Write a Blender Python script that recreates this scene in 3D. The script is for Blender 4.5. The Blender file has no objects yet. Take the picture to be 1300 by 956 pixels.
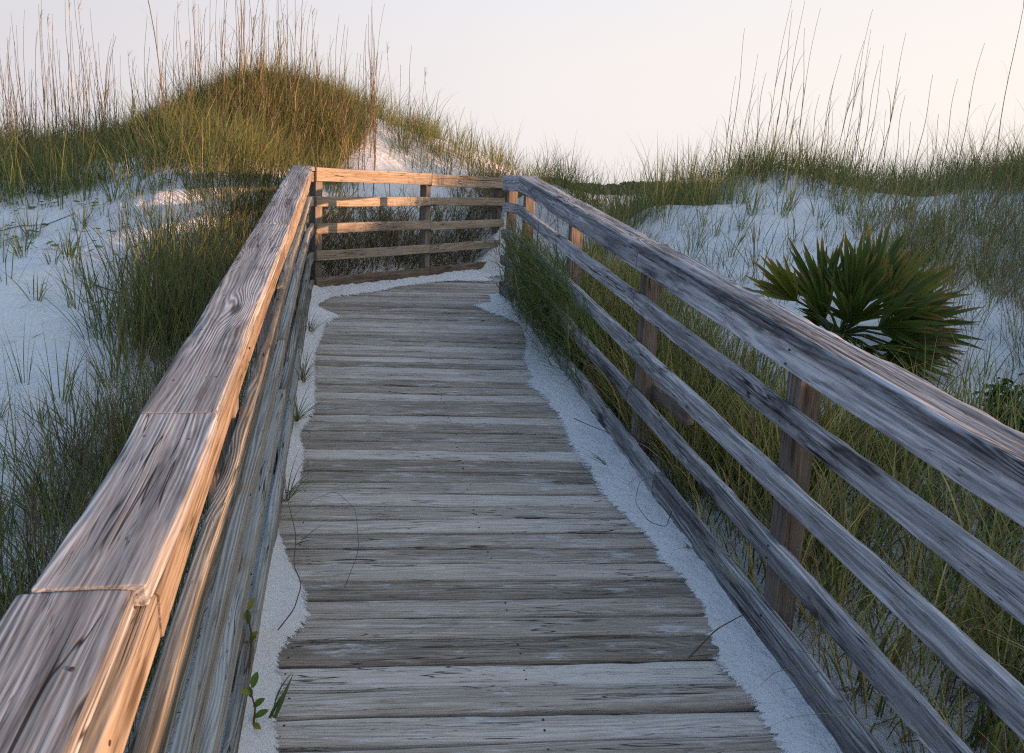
import bpy, math
import numpy as np
from mathutils import Vector, Matrix
rng = np.random.default_rng(7)
SC = bpy.context.scene
COL = SC.collection
R = math.radians

# ------------------------------------------------------------------ frame of the place
S = 0.1145                                   # slope of the ramp
A1, A2 = -0.20486, 0.55775                   # headings of the ramp and of the landing
H = np.array([math.sin(A1), math.cos(A1)]); P = np.array([math.cos(A1), -math.sin(A1)])
G = np.array([math.sin(A2), math.cos(A2)]); N2 = np.array([math.cos(A2), -math.sin(A2)])
XL, XR, TC, TF = -0.294, 1.547, 8.06, 7.45   # rail lines, corner, where the ramp turns level
ZF = S*TF
EYE = 1.95
def deckz(t): return np.minimum(np.asarray(t, float), TF)*S
def W(t, lat, h=0.0):                        # ramp coordinates -> world
    q = lat*P + t*H
    return Vector((q[0], q[1], float(deckz(t)) + h))
CORNER = XL*P + TC*H
def Wf(L, off, h=0.0):                       # along the far railing, off = towards the walkway
    q = CORNER + L*G + off*N2
    return Vector((q[0], q[1], ZF + h))

# ------------------------------------------------------------------ noise
def _hash(ix, iy, iz):
    n = (ix*374761393 + iy*668265263 + iz*2147483647*3 + 1274126177) & 0xffffffff
    n = ((n ^ (n >> 13))*1274126177) & 0xffffffff
    n = ((n ^ (n >> 16))*2246822519) & 0xffffffff
    return ((n ^ (n >> 15)) & 0xffff)/65535.0
def vnoise(p):
    p = np.asarray(p, float); i = np.floor(p).astype(np.int64); f = p - i; f = f*f*(3-2*f)
    r = 0
    for dx in (0, 1):
        for dy in (0, 1):
            for dz in (0, 1):
                w = (f[:, 0] if dx else 1-f[:, 0])*(f[:, 1] if dy else 1-f[:, 1])*(f[:, 2] if dz else 1-f[:, 2])
                r = r + w*_hash(i[:, 0]+dx, i[:, 1]+dy, i[:, 2]+dz)
    return r*2-1
def fbm(p, o=3):
    p = np.asarray(p, float); r = 0; a = 1
    for k in range(o):
        r = r + a*vnoise(p + 17.3*k); p = p*2.03; a *= .5
    return r
def smooth(a, b, x): 
    t = np.clip((x-a)/(b-a), 0, 1); return t*t*(3-2*t)

# ------------------------------------------------------------------ mesh + object helpers
def mesh(name, V, F, mats, attrs=None, matidx=None, smooth_=True):
    """F: list of arrays (faces grouped by vertex count)"""
    me = bpy.data.meshes.new(name)
    V = np.asarray(V, np.float32); groups = [np.asarray(f, np.int32) for f in F if len(f)]
    nl = sum(f.size for f in groups); nf = sum(len(f) for f in groups)
    me.vertices.add(len(V)); me.vertices.foreach_set('co', V.ravel())
    me.loops.add(nl); me.polygons.add(nf)
    me.loops.foreach_set('vertex_index', np.concatenate([f.ravel() for f in groups]))
    tot = np.concatenate([np.full(len(f), f.shape[1], np.int32) for f in groups])
    st = np.concatenate([[0], np.cumsum(tot)[:-1]]).astype(np.int32)
    me.polygons.foreach_set('loop_start', st); me.polygons.foreach_set('loop_total', tot)
    me.polygons.foreach_set('use_smooth', np.full(nf, smooth_))
    if matidx is not None: me.polygons.foreach_set('material_index', np.asarray(matidx, np.int32))
    for m in mats: me.materials.append(m)
    me.update(calc_edges=True)
    for k, v in (attrs or {}).items():
        v = np.asarray(v, np.float32)
        if v.ndim == 1: a = me.attributes.new(k, 'FLOAT', 'POINT'); a.data.foreach_set('value', v)
        elif v.shape[1] == 3: a = me.attributes.new(k, 'FLOAT_VECTOR', 'POINT'); a.data.foreach_set('vector', v.ravel())
        else: a = me.attributes.new(k, 'FLOAT_COLOR', 'POINT'); a.data.foreach_set('color', v.ravel())
    return me
def tag(o, label=None, cat=None, group=None, kind=None):
    for k, v in (('label', label), ('category', cat), ('group', group), ('kind', kind)):
        if v: o[k] = v
    return o
def link(name, me, parent=None, mw=None):
    o = bpy.data.objects.new(name, me); COL.objects.link(o)
    if mw is not None: o.matrix_world = mw
    if parent is not None:
        o.parent = parent
        o.matrix_parent_inverse = parent.matrix_world.inverted() if False else Matrix.Translation(-parent.location)
    return o
def thing(name, loc, label, cat, group=None):
    o = bpy.data.objects.new(name, None); o.location = loc; o.empty_display_size = .2
    COL.objects.link(o); return tag(o, label, cat, group)

# ------------------------------------------------------------------ node helpers
class NT:
    def __init__(s, name):
        s.m = bpy.data.materials.new(name); s.m.use_nodes = True; s.t = s.m.node_tree; s.t.nodes.clear()
        s.out = s.n('ShaderNodeOutputMaterial')
    def n(s, typ, **kw):
        nd = s.t.nodes.new(typ)
        for k, v in kw.items():
            if k in nd.inputs: 
                if hasattr(v, 'is_output'): s.t.links.new(v, nd.inputs[k])
                else: nd.inputs[k].default_value = v
            else: setattr(nd, k, v)
        return nd
    def l(s, a, b): s.t.links.new(a, b)
    def math(s, op, a, b=0.0, c=None, clamp=False):
        nd = s.t.nodes.new('ShaderNodeMath'); nd.operation = op; nd.use_clamp = clamp
        for i, v in enumerate((a, b) if c is None else (a, b, c)):
            if hasattr(v, 'is_output'): s.l(v, nd.inputs[i])
            else: nd.inputs[i].default_value = v
        return nd.outputs[0]
    def vscale(s, v, sc):
        nd = s.t.nodes.new('ShaderNodeMapping'); nd.inputs['Scale'].default_value = sc; s.l(v, nd.inputs['Vector']); return nd.outputs[0]
    def noise(s, v, sc, detail=2, rough=.5, dist=0):
        return s.n('ShaderNodeTexNoise', Vector=s.vscale(v, sc), Scale=1.0, Detail=detail, Roughness=rough, Distortion=dist).outputs[0]
    def mr(s, v, a, b, c=0, d=1, sm=True):
        nd = s.t.nodes.new('ShaderNodeMapRange'); nd.interpolation_type = 'SMOOTHSTEP' if sm else 'LINEAR'
        s.l(v, nd.inputs[0])
        for i, x in enumerate((a, b, c, d)): nd.inputs[i+1].default_value = x
        return nd.outputs[0]
    def mix(s, f, a, b, mode='MIX'):
        nd = s.t.nodes.new('ShaderNodeMix'); nd.data_type = 'RGBA'; nd.blend_type = mode
        for sock, v in ((nd.inputs[0], f), (nd.inputs[6], a), (nd.inputs[7], b)):
            if hasattr(v, 'is_output'): s.l(v, sock)
            else: sock.default_value = v if not isinstance(v, tuple) else (*v, 1)[:4]
        return nd.outputs[2]
    def ramp(s, f, stops):
        nd = s.t.nodes.new('ShaderNodeValToRGB'); cr = nd.color_ramp
        while len(cr.elements) < len(stops): cr.elements.new(.5)
        for e, (p, c) in zip(cr.elements, stops): e.position = p; e.color = (*c, 1)
        s.l(f, nd.inputs[0]); return nd.outputs[0]

def wood(name, dark, mid, light, rings=80.0, knots=.13, crack=.012, bump=.8, dust=0.0, dustcol=(.5, .49, .47), stain=.5, ringw=.42, bend=2.6, stripew=.12, patchw=.3, fine=260, vary=.3):
    """weathered board: growth rings run along the board about 1/rings m apart and bend round the knots"""
    n = NT(name)
    gc = n.n('ShaderNodeAttribute', attribute_name='gc').outputs['Vector']
    rnd = n.n('ShaderNodeAttribute', attribute_name='rnd').outputs['Fac']
    sp = n.n('ShaderNodeSeparateXYZ'); n.l(gc, sp.inputs[0])
    dv = n.n('ShaderNodeTexVoronoi', Vector=n.vscale(gc, (1.2, 5.2, 5.2)), Scale=1.0, Randomness=1.0).outputs['Distance']
    warp = n.mr(dv, 0.0, .36, 1.0, 0.0)
    yz = n.math('MULTIPLY_ADD', sp.outputs[2], .8, sp.outputs[1])
    ph = n.math('ADD', n.math('MULTIPLY', yz, rings), n.math('ADD', n.math('ADD', n.math('MULTIPLY', n.noise(gc, (.55, 5, 5), 2, .45), bend*4), n.math('MULTIPLY', n.noise(gc, (1.1, 16, 16), 2, .5), bend*1.6)), n.math('MULTIPLY', warp, 3.4)))
    ph = n.math('ADD', ph, n.math('MULTIPLY', n.noise(gc, (7, 60, 60), 2, .5), .45))
    ring = n.math('POWER', n.math('MULTIPLY_ADD', n.math('SINE', n.math('MULTIPLY', ph, 6.2832)), .5, .5), 1.5)
    ramp_ = n.noise(gc, (.8, 12, 12), 2, .5)
    ring = n.math('MULTIPLY', ring, n.mr(ramp_, .36, .62, .08, 1))
    fiber = n.noise(gc, (11, fine, fine), 3, .7)
    fib2 = n.noise(gc, (3.0, 75, 75), 3, .6)
    patch = n.noise(gc, (1.3, 5, 5), 4, .62)
    stripe = n.mr(n.noise(gc, (.8, 40, 40), 3, .6), .36, .64, 0, 1)
    tone = n.math('ADD', n.math('ADD', n.math('MULTIPLY', ring, ringw), n.math('MULTIPLY', n.mr(fiber, .3, .7, 0, 1, False), .26)),
                  n.math('ADD', n.math('MULTIPLY', n.mr(fib2, .25, .75, 0, 1, False), .26), n.math('MULTIPLY', n.mr(patch, .25, .75, 0, 1, False), patchw)))
    tone = n.math('ADD', tone, n.math('ADD', n.math('MULTIPLY_ADD', rnd, vary, -vary/2), n.math('MULTIPLY_ADD', stripe, stripew, -stripew/2)))
    col = n.ramp(n.math('DIVIDE', tone, (.52+patchw)+ringw*.55), [(.15, dark), (.5, mid), (.82, light)])
    st = n.mr(n.noise(gc, (1.8, 10, 10), 4, .65), .55, .70, 0, stain)
    col = n.mix(st, col, tuple(.55*c for c in dark))
    ck = n.math('ABSOLUTE', n.math('SUBTRACT', n.noise(gc, (.9, 22, 22), 2, .5), .5))
    ckm = n.math('MULTIPLY', n.mr(ck, 0.0, crack, 1, 0), n.mr(n.noise(gc, (1.9, 6, 6), 1), .47, .55))
    ck2 = n.math('ABSOLUTE', n.math('SUBTRACT', n.noise(gc, (2.6, 70, 70), 2, .5), .5))
    ckm = n.math('MAXIMUM', ckm, n.math('MULTIPLY', n.mr(ck2, 0, crack*1.3, .7, 0), n.mr(n.noise(gc, (2.9, 14, 14), 1), .48, .57)))
    kn = n.mr(dv, knots*.35, knots, 1, 0)
    col = n.mix(n.math('MULTIPLY', kn, .8), col, tuple(.5*c for c in (dark[0], dark[1]*.9, dark[2]*.8)))
    col = n.mix(n.math('MULTIPLY', ckm, .92), col, (.018, .016, .014))
    if dust > 0:
        ed = n.n('ShaderNodeAttribute', attribute_name='edge').outputs['Fac']
        em = n.math('MULTIPLY', n.mr(ed, .80, .92, 0, .8), n.mr(n.noise(gc, (3, 30, 30), 3, .6), .38, .55))  # far plank edges paler: sand dust with sky light painted in
        col = n.mix(em, col, dustcol)
        dm = n.mr(n.noise(gc, (4.5, 20, 20), 5, .7), .62-dust*.25, .74-dust*.2, 0, .7)
        dm = n.math('MULTIPLY', dm, n.mr(fiber, .38, .58, .1, 1))
        col = n.mix(dm, col, dustcol)
    hgt = n.math('SUBTRACT', n.math('ADD', n.math('MULTIPLY', ring, .45), n.math('ADD', n.math('MULTIPLY', fiber, .45), n.math('MULTIPLY', fib2, .5))),
                 n.math('ADD', n.math('MULTIPLY', ckm, 1.8), n.math('MULTIPLY', kn, .5)))
    bp = n.n('ShaderNodeBump', Strength=bump, Distance=.0035, Height=hgt)
    b = n.n('ShaderNodeBsdfPrincipled', Roughness=.95, Normal=bp.outputs[0])
    b.inputs['Specular IOR Level'].default_value = .06
    n.l(col, b.inputs['Base Color']); n.l(b.outputs[0], n.out.inputs[0])
    return n.m

M_CAPL = wood('weathered_cap_wood', (.10, .09, .082), (.30, .285, .27), (.50, .485, .465), rings=78, bump=.24, ringw=.5, knots=.12, patchw=.2, fine=330)
M_RAILL = wood('grey_green_rail_wood', (.10, .09, .07), (.27, .25, .21), (.42, .395, .345), rings=70, bump=.32, ringw=.5, patchw=.2, fine=330)
M_CAPR = wood('silver_cap_wood', (.065, .063, .062), (.34, .338, .336), (.64, .635, .63), rings=48, bump=.7, stain=.6, ringw=.26)
M_RAILR = wood('silver_rail_wood', (.045, .041, .038), (.25, .247, .243), (.52, .515, .505), rings=45, knots=.17, bump=.7, stain=.9, ringw=.26)
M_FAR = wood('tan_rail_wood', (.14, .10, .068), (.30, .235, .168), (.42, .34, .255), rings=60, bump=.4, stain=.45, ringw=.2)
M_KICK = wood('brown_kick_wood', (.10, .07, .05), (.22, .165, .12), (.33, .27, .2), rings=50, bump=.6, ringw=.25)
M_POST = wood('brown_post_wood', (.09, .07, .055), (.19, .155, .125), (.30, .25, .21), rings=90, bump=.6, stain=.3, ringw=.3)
M_DECK = wood('worn_deck_wood', (.19, .155, .12), (.385, .325, .262), (.57, .51, .44), rings=60, bump=.8, dust=.34, dustcol=(.64, .63, .61), knots=.08, stain=.10, crack=.008, ringw=.2, stripew=.02, patchw=.2, fine=430, vary=.42)

def simple(name, col, rough=.8, metal=0.0):
    n = NT(name); tc = n.n('ShaderNodeTexCoord').outputs['Object']
    f = n.noise(tc, (60, 60, 60), 3)
    b = n.n('ShaderNodeBsdfPrincipled', Roughness=rough, Metallic=metal)
    n.l(n.mix(f, tuple(.6*c for c in col), tuple(min(1, 1.3*c) for c in col)), b.inputs['Base Color']); n.l(b.outputs[0], n.out.inputs[0]); return n.m
M_NAIL = simple('rusty_nail_steel', (.05, .035, .028), .6, .4)
M_TWIG = simple('dead_stem', (.13, .095, .07))

def leafmat(name, trans=.35, rough=.55):
    n = NT(name); a = n.n('ShaderNodeAttribute', attribute_name='col').outputs['Color']
    b = n.n('ShaderNodeBsdfPrincipled', Roughness=rough); b.inputs['Specular IOR Level'].default_value = .3
    t = n.n('ShaderNodeBsdfTranslucent'); n.l(a, b.inputs['Base Color']); n.l(a, t.inputs['Color'])
    mx = n.n('ShaderNodeMixShader'); mx.inputs[0].default_value = trans
    n.l(b.outputs[0], mx.inputs[1]); n.l(t.outputs[0], mx.inputs[2]); n.l(mx.outputs[0], n.out.inputs[0]); return n.m
M_GRASS = leafmat('grass_blade', .42); M_PALM = leafmat('palm_leaf', .4, .4); M_LEAF = leafmat('green_leaf', .3, .5); M_DRY = leafmat('dry_stem', .15, .8)

def sandmat(film=False):
    n = NT('white_sand' if not film else 'blown_sand'); tc = n.n('ShaderNodeNewGeometry').outputs['Position']
    a = n.noise(tc, (3, 3, 3), 4, .6); g = n.noise(tc, (260, 260, 260), 2, .7)
    col = n.mix(a, (.66, .64, .61), (.79, .775, .75)); col = n.mix(n.mr(g, .3, .7, 0, .35), col, (.55, .53, .50))
    v = n.n('ShaderNodeTexVoronoi', Vector=n.vscale(tc, (22, 22, 22)), Scale=1.0)
    sp = n.math('MULTIPLY', n.mr(v.outputs['Distance'], .05, .11, 1, 0), n.mr(n.noise(tc, (2, 2, 2), 2), .5, .6))
    col = n.mix(n.math('MULTIPLY', sp, .8), col, (.16, .12, .09))
    h = n.math('ADD', n.math('MULTIPLY', n.noise(tc, (22, 22, 22), 4, .6), 1.0), n.math('MULTIPLY', g, .12))
    bp = n.n('ShaderNodeBump', Strength=.8, Distance=.045, Height=h)
    b = n.n('ShaderNodeBsdfPrincipled', Roughness=.95, Normal=bp.outputs[0]); b.inputs['Specular IOR Level'].default_value = .1
    n.l(col, b.inputs['Base Color'])
    if film:                                  # the drift thins out into loose grains at its edge
        cov = n.n('ShaderNodeAttribute', attribute_name='cov').outputs['Fac']; gc = n.n('ShaderNodeAttribute', attribute_name='gc').outputs['Vector']
        th = n.math('ADD', n.math('MULTIPLY', n.noise(gc, (26, 60, 40), 4, .65), .75), n.math('MULTIPLY', n.noise(gc, (330, 330, 330), 2, .6), .62))
        al = n.mr(n.math('SUBTRACT', n.math('MULTIPLY_ADD', cov, .9, .2), th), -.04, .06, 0, 1)
        n.l(al, b.inputs['Alpha'])
    n.l(b.outputs[0], n.out.inputs[0]); return n.m
M_SAND = sandmat(); M_DRIFT = sandmat(True)

# ------------------------------------------------------------------ boards
def profile(w, h, r, seg):
    """rounded rectangle in (y, z), counter-clockwise; returns points and outward normals"""
    pts = []; nrm = []
    def side(a, b, nn, k):
        for i in range(k): 
            u = i/k; pts.append((a[0]+(b[0]-a[0])*u, a[1]+(b[1]-a[1])*u)); nrm.append(nn)
    y, z = w/2, h/2
    def corner(cy, cz, a0):
        for i in range(4):
            a = a0 + i/4*math.pi/2; pts.append((cy+r*math.cos(a), cz+r*math.sin(a))); nrm.append((math.cos(a), math.sin(a)))
    ky = max(1, int(w/seg)); kz = max(1, int(h/seg))
    corner(y-r, z-r, 0); side((y-r, z), (-y+r, z), (0, 1), ky)
    corner(-y+r, z-r, math.pi/2); side((-y, z-r), (-y, -z+r), (-1, 0), kz)
    corner(-y+r, -z+r, math.pi); side((-y+r, -z), (y-r, -z), (0, -1), ky)
    corner(y-r, -z+r, 1.5*math.pi); side((y, -z+r), (y, z-r), (1, 0), kz)
    return np.array(pts), np.array(nrm)
def board_geo(L, w, h, r=.006, wear=.0015, low=.002, seg=.02, step=.03, seed=0, edge=0.0, bow=.008, cuts=(0, 0)):
    """board along local x, section w (y) by h (z). cuts = how far each end leans per metre of y"""
    pr, nm = profile(w, h, r, seg); m = len(pr); n = max(3, int(L/step)+1)
    xs = np.concatenate([[0, .004], np.linspace(0, L, n)[1:-1], [L-.004, L]]); n = len(xs)
    X = np.repeat(xs, m); Y = np.tile(pr[:, 0], n); Z = np.tile(pr[:, 1], n)
    shrink = np.repeat(np.where((xs < .002) | (xs > L-.002), 1-.006/max(w, h), 1.0), m); Y = Y*shrink; Z = Z*shrink
    NY = np.tile(nm[:, 0], n); NZ = np.tile(nm[:, 1], n)
    o = seed*7.31
    q = np.stack([X*2.5+o, Y*38+o*.7, Z*38-o], 1)
    d = wear*fbm(q, 3) + low*vnoise(np.stack([X*2.2-o, Y*9, Z*9+o], 1))
    if edge > 0:                              # worn, dented upper edges
        iscorner = (np.abs(NY*NZ) > .02)*1.0 * (NZ > 0)
        near = np.exp(-((np.abs(Y)-w/2)**2)/(.018**2))*(NZ > -.1)
        e = np.clip(vnoise(np.stack([X*3.1+o*3, np.sign(Y)*5+0*X, 0*X], 1)) + .5*vnoise(np.stack([X*11+o, np.sign(Y)*3, 0*X], 1)), -.2, 1)
        d = d - edge*np.clip(e+.15, 0, 1)*np.clip(near+iscorner*.5, 0, 1)
    Y2 = Y + d*NY; Z2 = Z + d*NZ
    u = X/L*2-1
    Y2 = Y2 + bow*(1-u*u)*math.sin(seed*2.1); Z2 = Z2 + .6*bow*(1-u*u)*math.cos(seed*3.7)
    u = X/L
    X2 = X + (1-u)*cuts[0]*Y + u*cuts[1]*Y
    V = np.stack([X2, Y2, Z2], 1)
    gcv = np.stack([X+seed*3.17 % 50, Y+seed*1.73 % 40, Z+seed*.91 % 30], 1)
    i = np.arange(n-1)[:, None]*m; j = np.arange(m)[None, :]; k = (j+1) % m
    F = np.stack([i+j, i+m+j, i+m+k, i+k], -1).reshape(-1, 4)[:, ::-1]
    c0 = len(V); V = np.vstack([V, V[:m].mean(0), V[(n-1)*m:].mean(0)]); gcv = np.vstack([gcv, gcv[:m].mean(0), gcv[(n-1)*m:].mean(0)])
    jj = np.arange(m); kk = (jj+1) % m
    T = np.vstack([np.stack([np.full(m, c0), kk, jj], 1), np.stack([np.full(m, c0+1), (n-1)*m+jj, (n-1)*m+kk], 1)])
    return V, F[:, ::-1] if False else F, T, gcv
def nails_geo(pts, r=.0045):
    """nail heads: (x, y, z) on the top face, or (x, y, z, side) on the face towards side*y"""
    V = []; T = []
    for p in pts:
        x, y, z = p[:3]; sd = p[3] if len(p) > 3 else 0; b = len(V)
        def put(a, c, d):
            V.append((x+a, y+c, z+d) if sd == 0 else (x+a, y+d*sd, z+c))
        for k in range(8): put(r*math.cos(k*math.pi/4), r*math.sin(k*math.pi/4), -.004)
        for k in range(8): put(r*.8*math.cos(k*math.pi/4), r*.8*math.sin(k*math.pi/4), .0004)
        put(0, 0, .0002)
        for k in range(8):
            j = (k+1) % 8
            T += [(b+k, b+j, b+8+j), (b+k, b+8+j, b+8+k), (b+8+k, b+8+j, b+16)]
    return np.array(V), np.array(T)
_seed = [0]
def board(name, a, b, w, h, mat, parent, up=Vector((0, 0, 1)), nails=None, rnd=None, **kw):
    """board whose centre line runs a -> b"""
    _seed[0] += 1; sd = kw.pop('seed', _seed[0])
    a = Vector(a); b = Vector(b); x = (b-a).normalized(); y = up.cross(x).normalized(); z = x.cross(y)
    V, F, T, gcv = board_geo((b-a).length, w, h, seed=sd, **kw)
    rv = np.full(len(V), rng.random() if rnd is None else rnd); mi = np.zeros(len(F)+len(T), int)
    mats = [mat]
    if nails:
        nv, nt = nails_geo(nails); nt = nt+len(V)
        V = np.vstack([V, nv]); gcv = np.vstack([gcv, nv]); rv = np.concatenate([rv, np.zeros(len(nv))]); T = np.vstack([T, nt]); mi = np.concatenate([mi, np.ones(len(nt), int)]); mats.append(M_NAIL)
    me = mesh(name, V, [F, T], mats, {'gc': gcv, 'rnd': rv}, mi)
    me.polygons.foreach_set('use_smooth', np.r_[np.ones(len(F), bool), np.zeros(len(T), bool)])
    mw = Matrix(((x.x, y.x, z.x, a.x), (x.y, y.y, z.y, a.y), (x.z, y.z, z.z, a.z), (0, 0, 0, 1)))
    return link(name, me, parent, mw)

HT, SPC = 1.18, .2642                        # cap top above the deck, rail spacing
CAPH, TOPH, RH = .040, .090, .089
def rail_h(k): return HT - SPC*k - RH/2      # centre height of rail k
POSTS = (-.56, 1.02, 2.62, 4.22, 5.78, 7.36)

def seg_boards(name, ts, lat, hc, w, h, mat, parent, gap=.003, jit=.004, **kw):
    sgn = 1 if lat > 0 else -1
    """boards end to end along the ramp; split where the ramp turns level"""
    for i in range(len(ts)-1):
        t0, t1 = ts[i], ts[i+1]
        j = jit*(rng.random()*2-1); k = jit*(rng.random()*2-1)
        nl = []
        for tp in POSTS:
            if t0-.03 < tp < t1+.03:
                tp = min(max(tp, t0+.03), t1-.03)
                nl += [(tp-t0+rng.normal(0, .006), sgn*(w/2+.0005), z_+rng.normal(0, .003), sgn) for z_ in (-h*.26, h*.26)]
        board(name, W(t0+gap, lat+j, hc+k), W(t1-gap, lat+j*.3, hc-k), w, h, mat, parent, nails=nl or None, **kw)

# ---- left railing
LR = thing('wooden_railing', W(3, XL-.08, 0), 'weathered wooden railing on the left of the boardwalk, its inner top edge lit orange', 'railing')
def capnails(L, n, w): return [(L*(i+.5)/n + rng.random()*.05, s*(w/2-.03-rng.random()*.01), CAPH/2+.0005) for i in range(n) for s in (-1, 1)]
capw = .165
for (t0, t1, lat, dz) in ((-.9, 1.246, XL-.104, -.001), (1.25, 1.932, XL-.0825, .002), (1.94, 4.50, XL-.080, 0), (4.505, TF, XL-.072, .004), (TF+.004, TC+.11, XL-.075, .002)):
    board('cap_board', W(t0, lat-.003, HT-CAPH/2+dz), W(t1, lat+.003, HT-CAPH/2+dz), capw, CAPH, M_CAPL, LR, nails=capnails(t1-t0, max(2, int((t1-t0)/.4)), capw), wear=.0007, low=.0008, edge=.0035, seg=.008, step=.018, r=.0028)
seg_boards('top_rail', (-.9, 1.30, 4.22, TF, TC+.05), XL-.018, HT-CAPH-.002-TOPH/2, .038, TOPH, M_FAR, LR, edge=.001, low=.0006, wear=.0008)
for k in (1, 2, 3):
    seg_boards('side_rail', (-.9, 1.02, 4.22, TF, TC+.05), XL-.020, rail_h(k), .038, RH, M_RAILL, LR, edge=.0015, low=.001, wear=.001, jit=.006)
seg_boards('kick_board', (-.9, 2.62, 5.78, TF, TC+.05), XL-.020, rail_h(4)-.025, .038, RH+.035, M_RAILL, LR, edge=.001, low=.001, wear=.001)
for t in POSTS + (TC-.03,):
    board('post', W(t, XL-.088, -.7), W(t, XL-.088, HT-CAPH-.004), .088, .088, M_POST, LR, up=Vector((H[0], H[1], 0)), r=.005)

# ---- right railing
RR = thing('wooden_railing', W(3, XR+.08, 0), 'silver grey wooden railing on the right, in blue shade with a thick worn top', 'railing')
TE = 8.22
for (t0, t1, dz) in ((-.9, 1.00, 0), (1.006, 4.215, .0), (4.221, TF, -.005), (TF+.004, TE, -.004)):
    board('cap_board', W(t0, XR+.083, HT-CAPH/2+dz), W(t1, XR+.081, HT-CAPH/2+dz), .172, CAPH+.006, M_CAPR, RR, nails=capnails(t1-t0, 4, .17), wear=.002, low=.003, edge=.014, seg=.008, step=.018, r=.008, bow=.006)
seg_boards('top_rail', (-.9, 1.003, 4.218, TF, TE), XR+.020, HT-CAPH-.006-TOPH/2, .040, TOPH+.006, M_CAPR, RR, edge=0, jit=.002, wear=.002, low=.003, r=.004)
for k in (1, 2, 3):
    seg_boards('side_rail', (-.9, 1.02, 4.22, TF, TE), XR+.020, rail_h(k), .042, RH+.005, M_RAILR, RR, edge=.006, r=.007, wear=.0015, low=.0015, jit=.005, seg=.01, step=.02)
seg_boards('kick_board', (-.9, 3.75, 4.9, TF, TE), XR+.020, rail_h(4)-.028, .042, RH+.045, M_RAILR, RR, edge=.010, r=.007, jit=.006)
for t in POSTS + (TE-.06,):
    board('post', W(t, XR+.090, -.7), W(t, XR+.090, HT-CAPH-.004), .088, .088, M_POST, RR, up=Vector((H[0], H[1], 0)), r=.005)
board('brace', W(3.70, XR+.155, .42), W(4.35, XR+.155, .36), .038, .089, M_POST, RR)

# ---- far railing
FR = thing('wooden_railing', Wf(1.8, 0, 0), 'far wooden railing of five horizontal boards across the bend, its upper boards glowing orange', 'railing')
LJ = (.035, 1.80, 3.34)
for i in range(2):
    a, b = LJ[i]+.003, LJ[i+1]-.003
    j = (.004, -.004, .003)[i]
    board('cap_board', Wf(a, -.075, HT-CAPH/2-.002+j), Wf(b, -.078, HT-CAPH/2+j), .155, CAPH, M_FAR, FR, rnd=.55+.2*rng.random(), edge=.006, seg=.012)
    board('top_rail', Wf(a, -.018, HT-CAPH-.002-TOPH/2+j), Wf(b, -.018, HT-CAPH-.002-TOPH/2+j), .038, TOPH, M_FAR, FR, rnd=.55+.2*rng.random(), edge=.003)
    for k in (1, 2, 3):
        j = (rng.random()-.5)*.016
        board('side_rail', Wf(a, -.02, rail_h(k)+j), Wf(b, -.02, rail_h(k)-j*.5), .038, RH+.008, M_FAR, FR, rnd=.55+.2*rng.random(), edge=.005)
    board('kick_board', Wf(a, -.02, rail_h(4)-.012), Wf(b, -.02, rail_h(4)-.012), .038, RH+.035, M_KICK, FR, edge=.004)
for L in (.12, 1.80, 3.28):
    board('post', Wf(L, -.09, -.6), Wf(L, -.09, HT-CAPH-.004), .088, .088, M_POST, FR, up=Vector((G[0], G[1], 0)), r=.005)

# ------------------------------------------------------------------ deck
BW = thing('boardwalk', W(3, .6, 0), 'ramp of grey brown weathered deck planks running up to the bend between the railings', 'boardwalk')
Vs, Fs, Ts, Gs, Rs = [], [], [], [], []; nv = 0; Ns, NTs, Es = [], [], []; nn = 0
t = -1.1; PITCH = .126; i = 0
END0 = W(TE, XR)                             # outer line of the landing, parallel to the far railing
while t < 12.2:
    pw = .1135 + .005*rng.random()
    rake = -.082 if t < 5.6 else -.082 + .03*min(1, (t-5.6)/1.5)
    rake += rng.normal(0, .004)
    l0, l1 = XL-.02, XR+.03
    # clip by the far railing line, extend past the end of the right railing
    def tl(lat): return t + rake*(lat-.6)
    if t > TC-.3:
        ls = np.linspace(XL, 6, 600); pts = ls[:, None]*P + (t+rake*(ls-.6))[:, None]*H - CORNER
        sd = pts@N2; ok = ls[(sd > .0) & (sd < 1.9) & (pts@G < 3.6)]
        if len(ok) == 0: break
        l0 = max(l0, ok.min()-.06)
        l1 = ok.max() if t > TE-.1 else l1
    z0 = -.052 + rng.normal(0, .0026)
    a = W(tl(l0), l0+rng.normal(0, .004), z0); b = W(tl(l1), l1+rng.normal(0, .004), z0+rng.normal(0, .002))
    x = (b-a).normalized(); fw = W(tl(.6)+.1, .6)-W(tl(.6), .6); z = x.cross(fw).normalized(); y = z.cross(x)
    L = (b-a).length
    V, F, T, g = board_geo(L, pw,   .038, r=.011, wear=.0022, low=.0025, seg=.016, step=.035, seed=200+i, edge=.005, bow=.003)
    ey = V[:, 1]/(pw/2)
    V = V@np.array([list(x), list(y), list(z)]) + np.array(a)
    nl = [(float(np.clip((la_-l0)/(l1-l0)*L, .03, L-.03))+rng.normal(0, .006), q_*pw*.24+rng.normal(0, .004), .0192) for la_ in (l0+.12, (XL+XR)/2, XR-.10) for q_ in (-1, 1)]
    nvv, ntt = nails_geo(nl, .0048)
    nvv = nvv@np.array([list(x), list(y), list(z)]) + np.array(a)
    Ns.append(nvv); NTs.append(ntt+nn); nn += len(nvv)
    Es.append(ey)
    Vs.append(V); Fs.append(F+nv); Ts.append(T+nv); Gs.append(g); Rs.append(np.full(len(V), rng.random())); nv += len(V)
    t += PITCH; i += 1
nf_ = sum(len(f) for f in Fs)+sum(len(f) for f in Ts)
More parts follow.
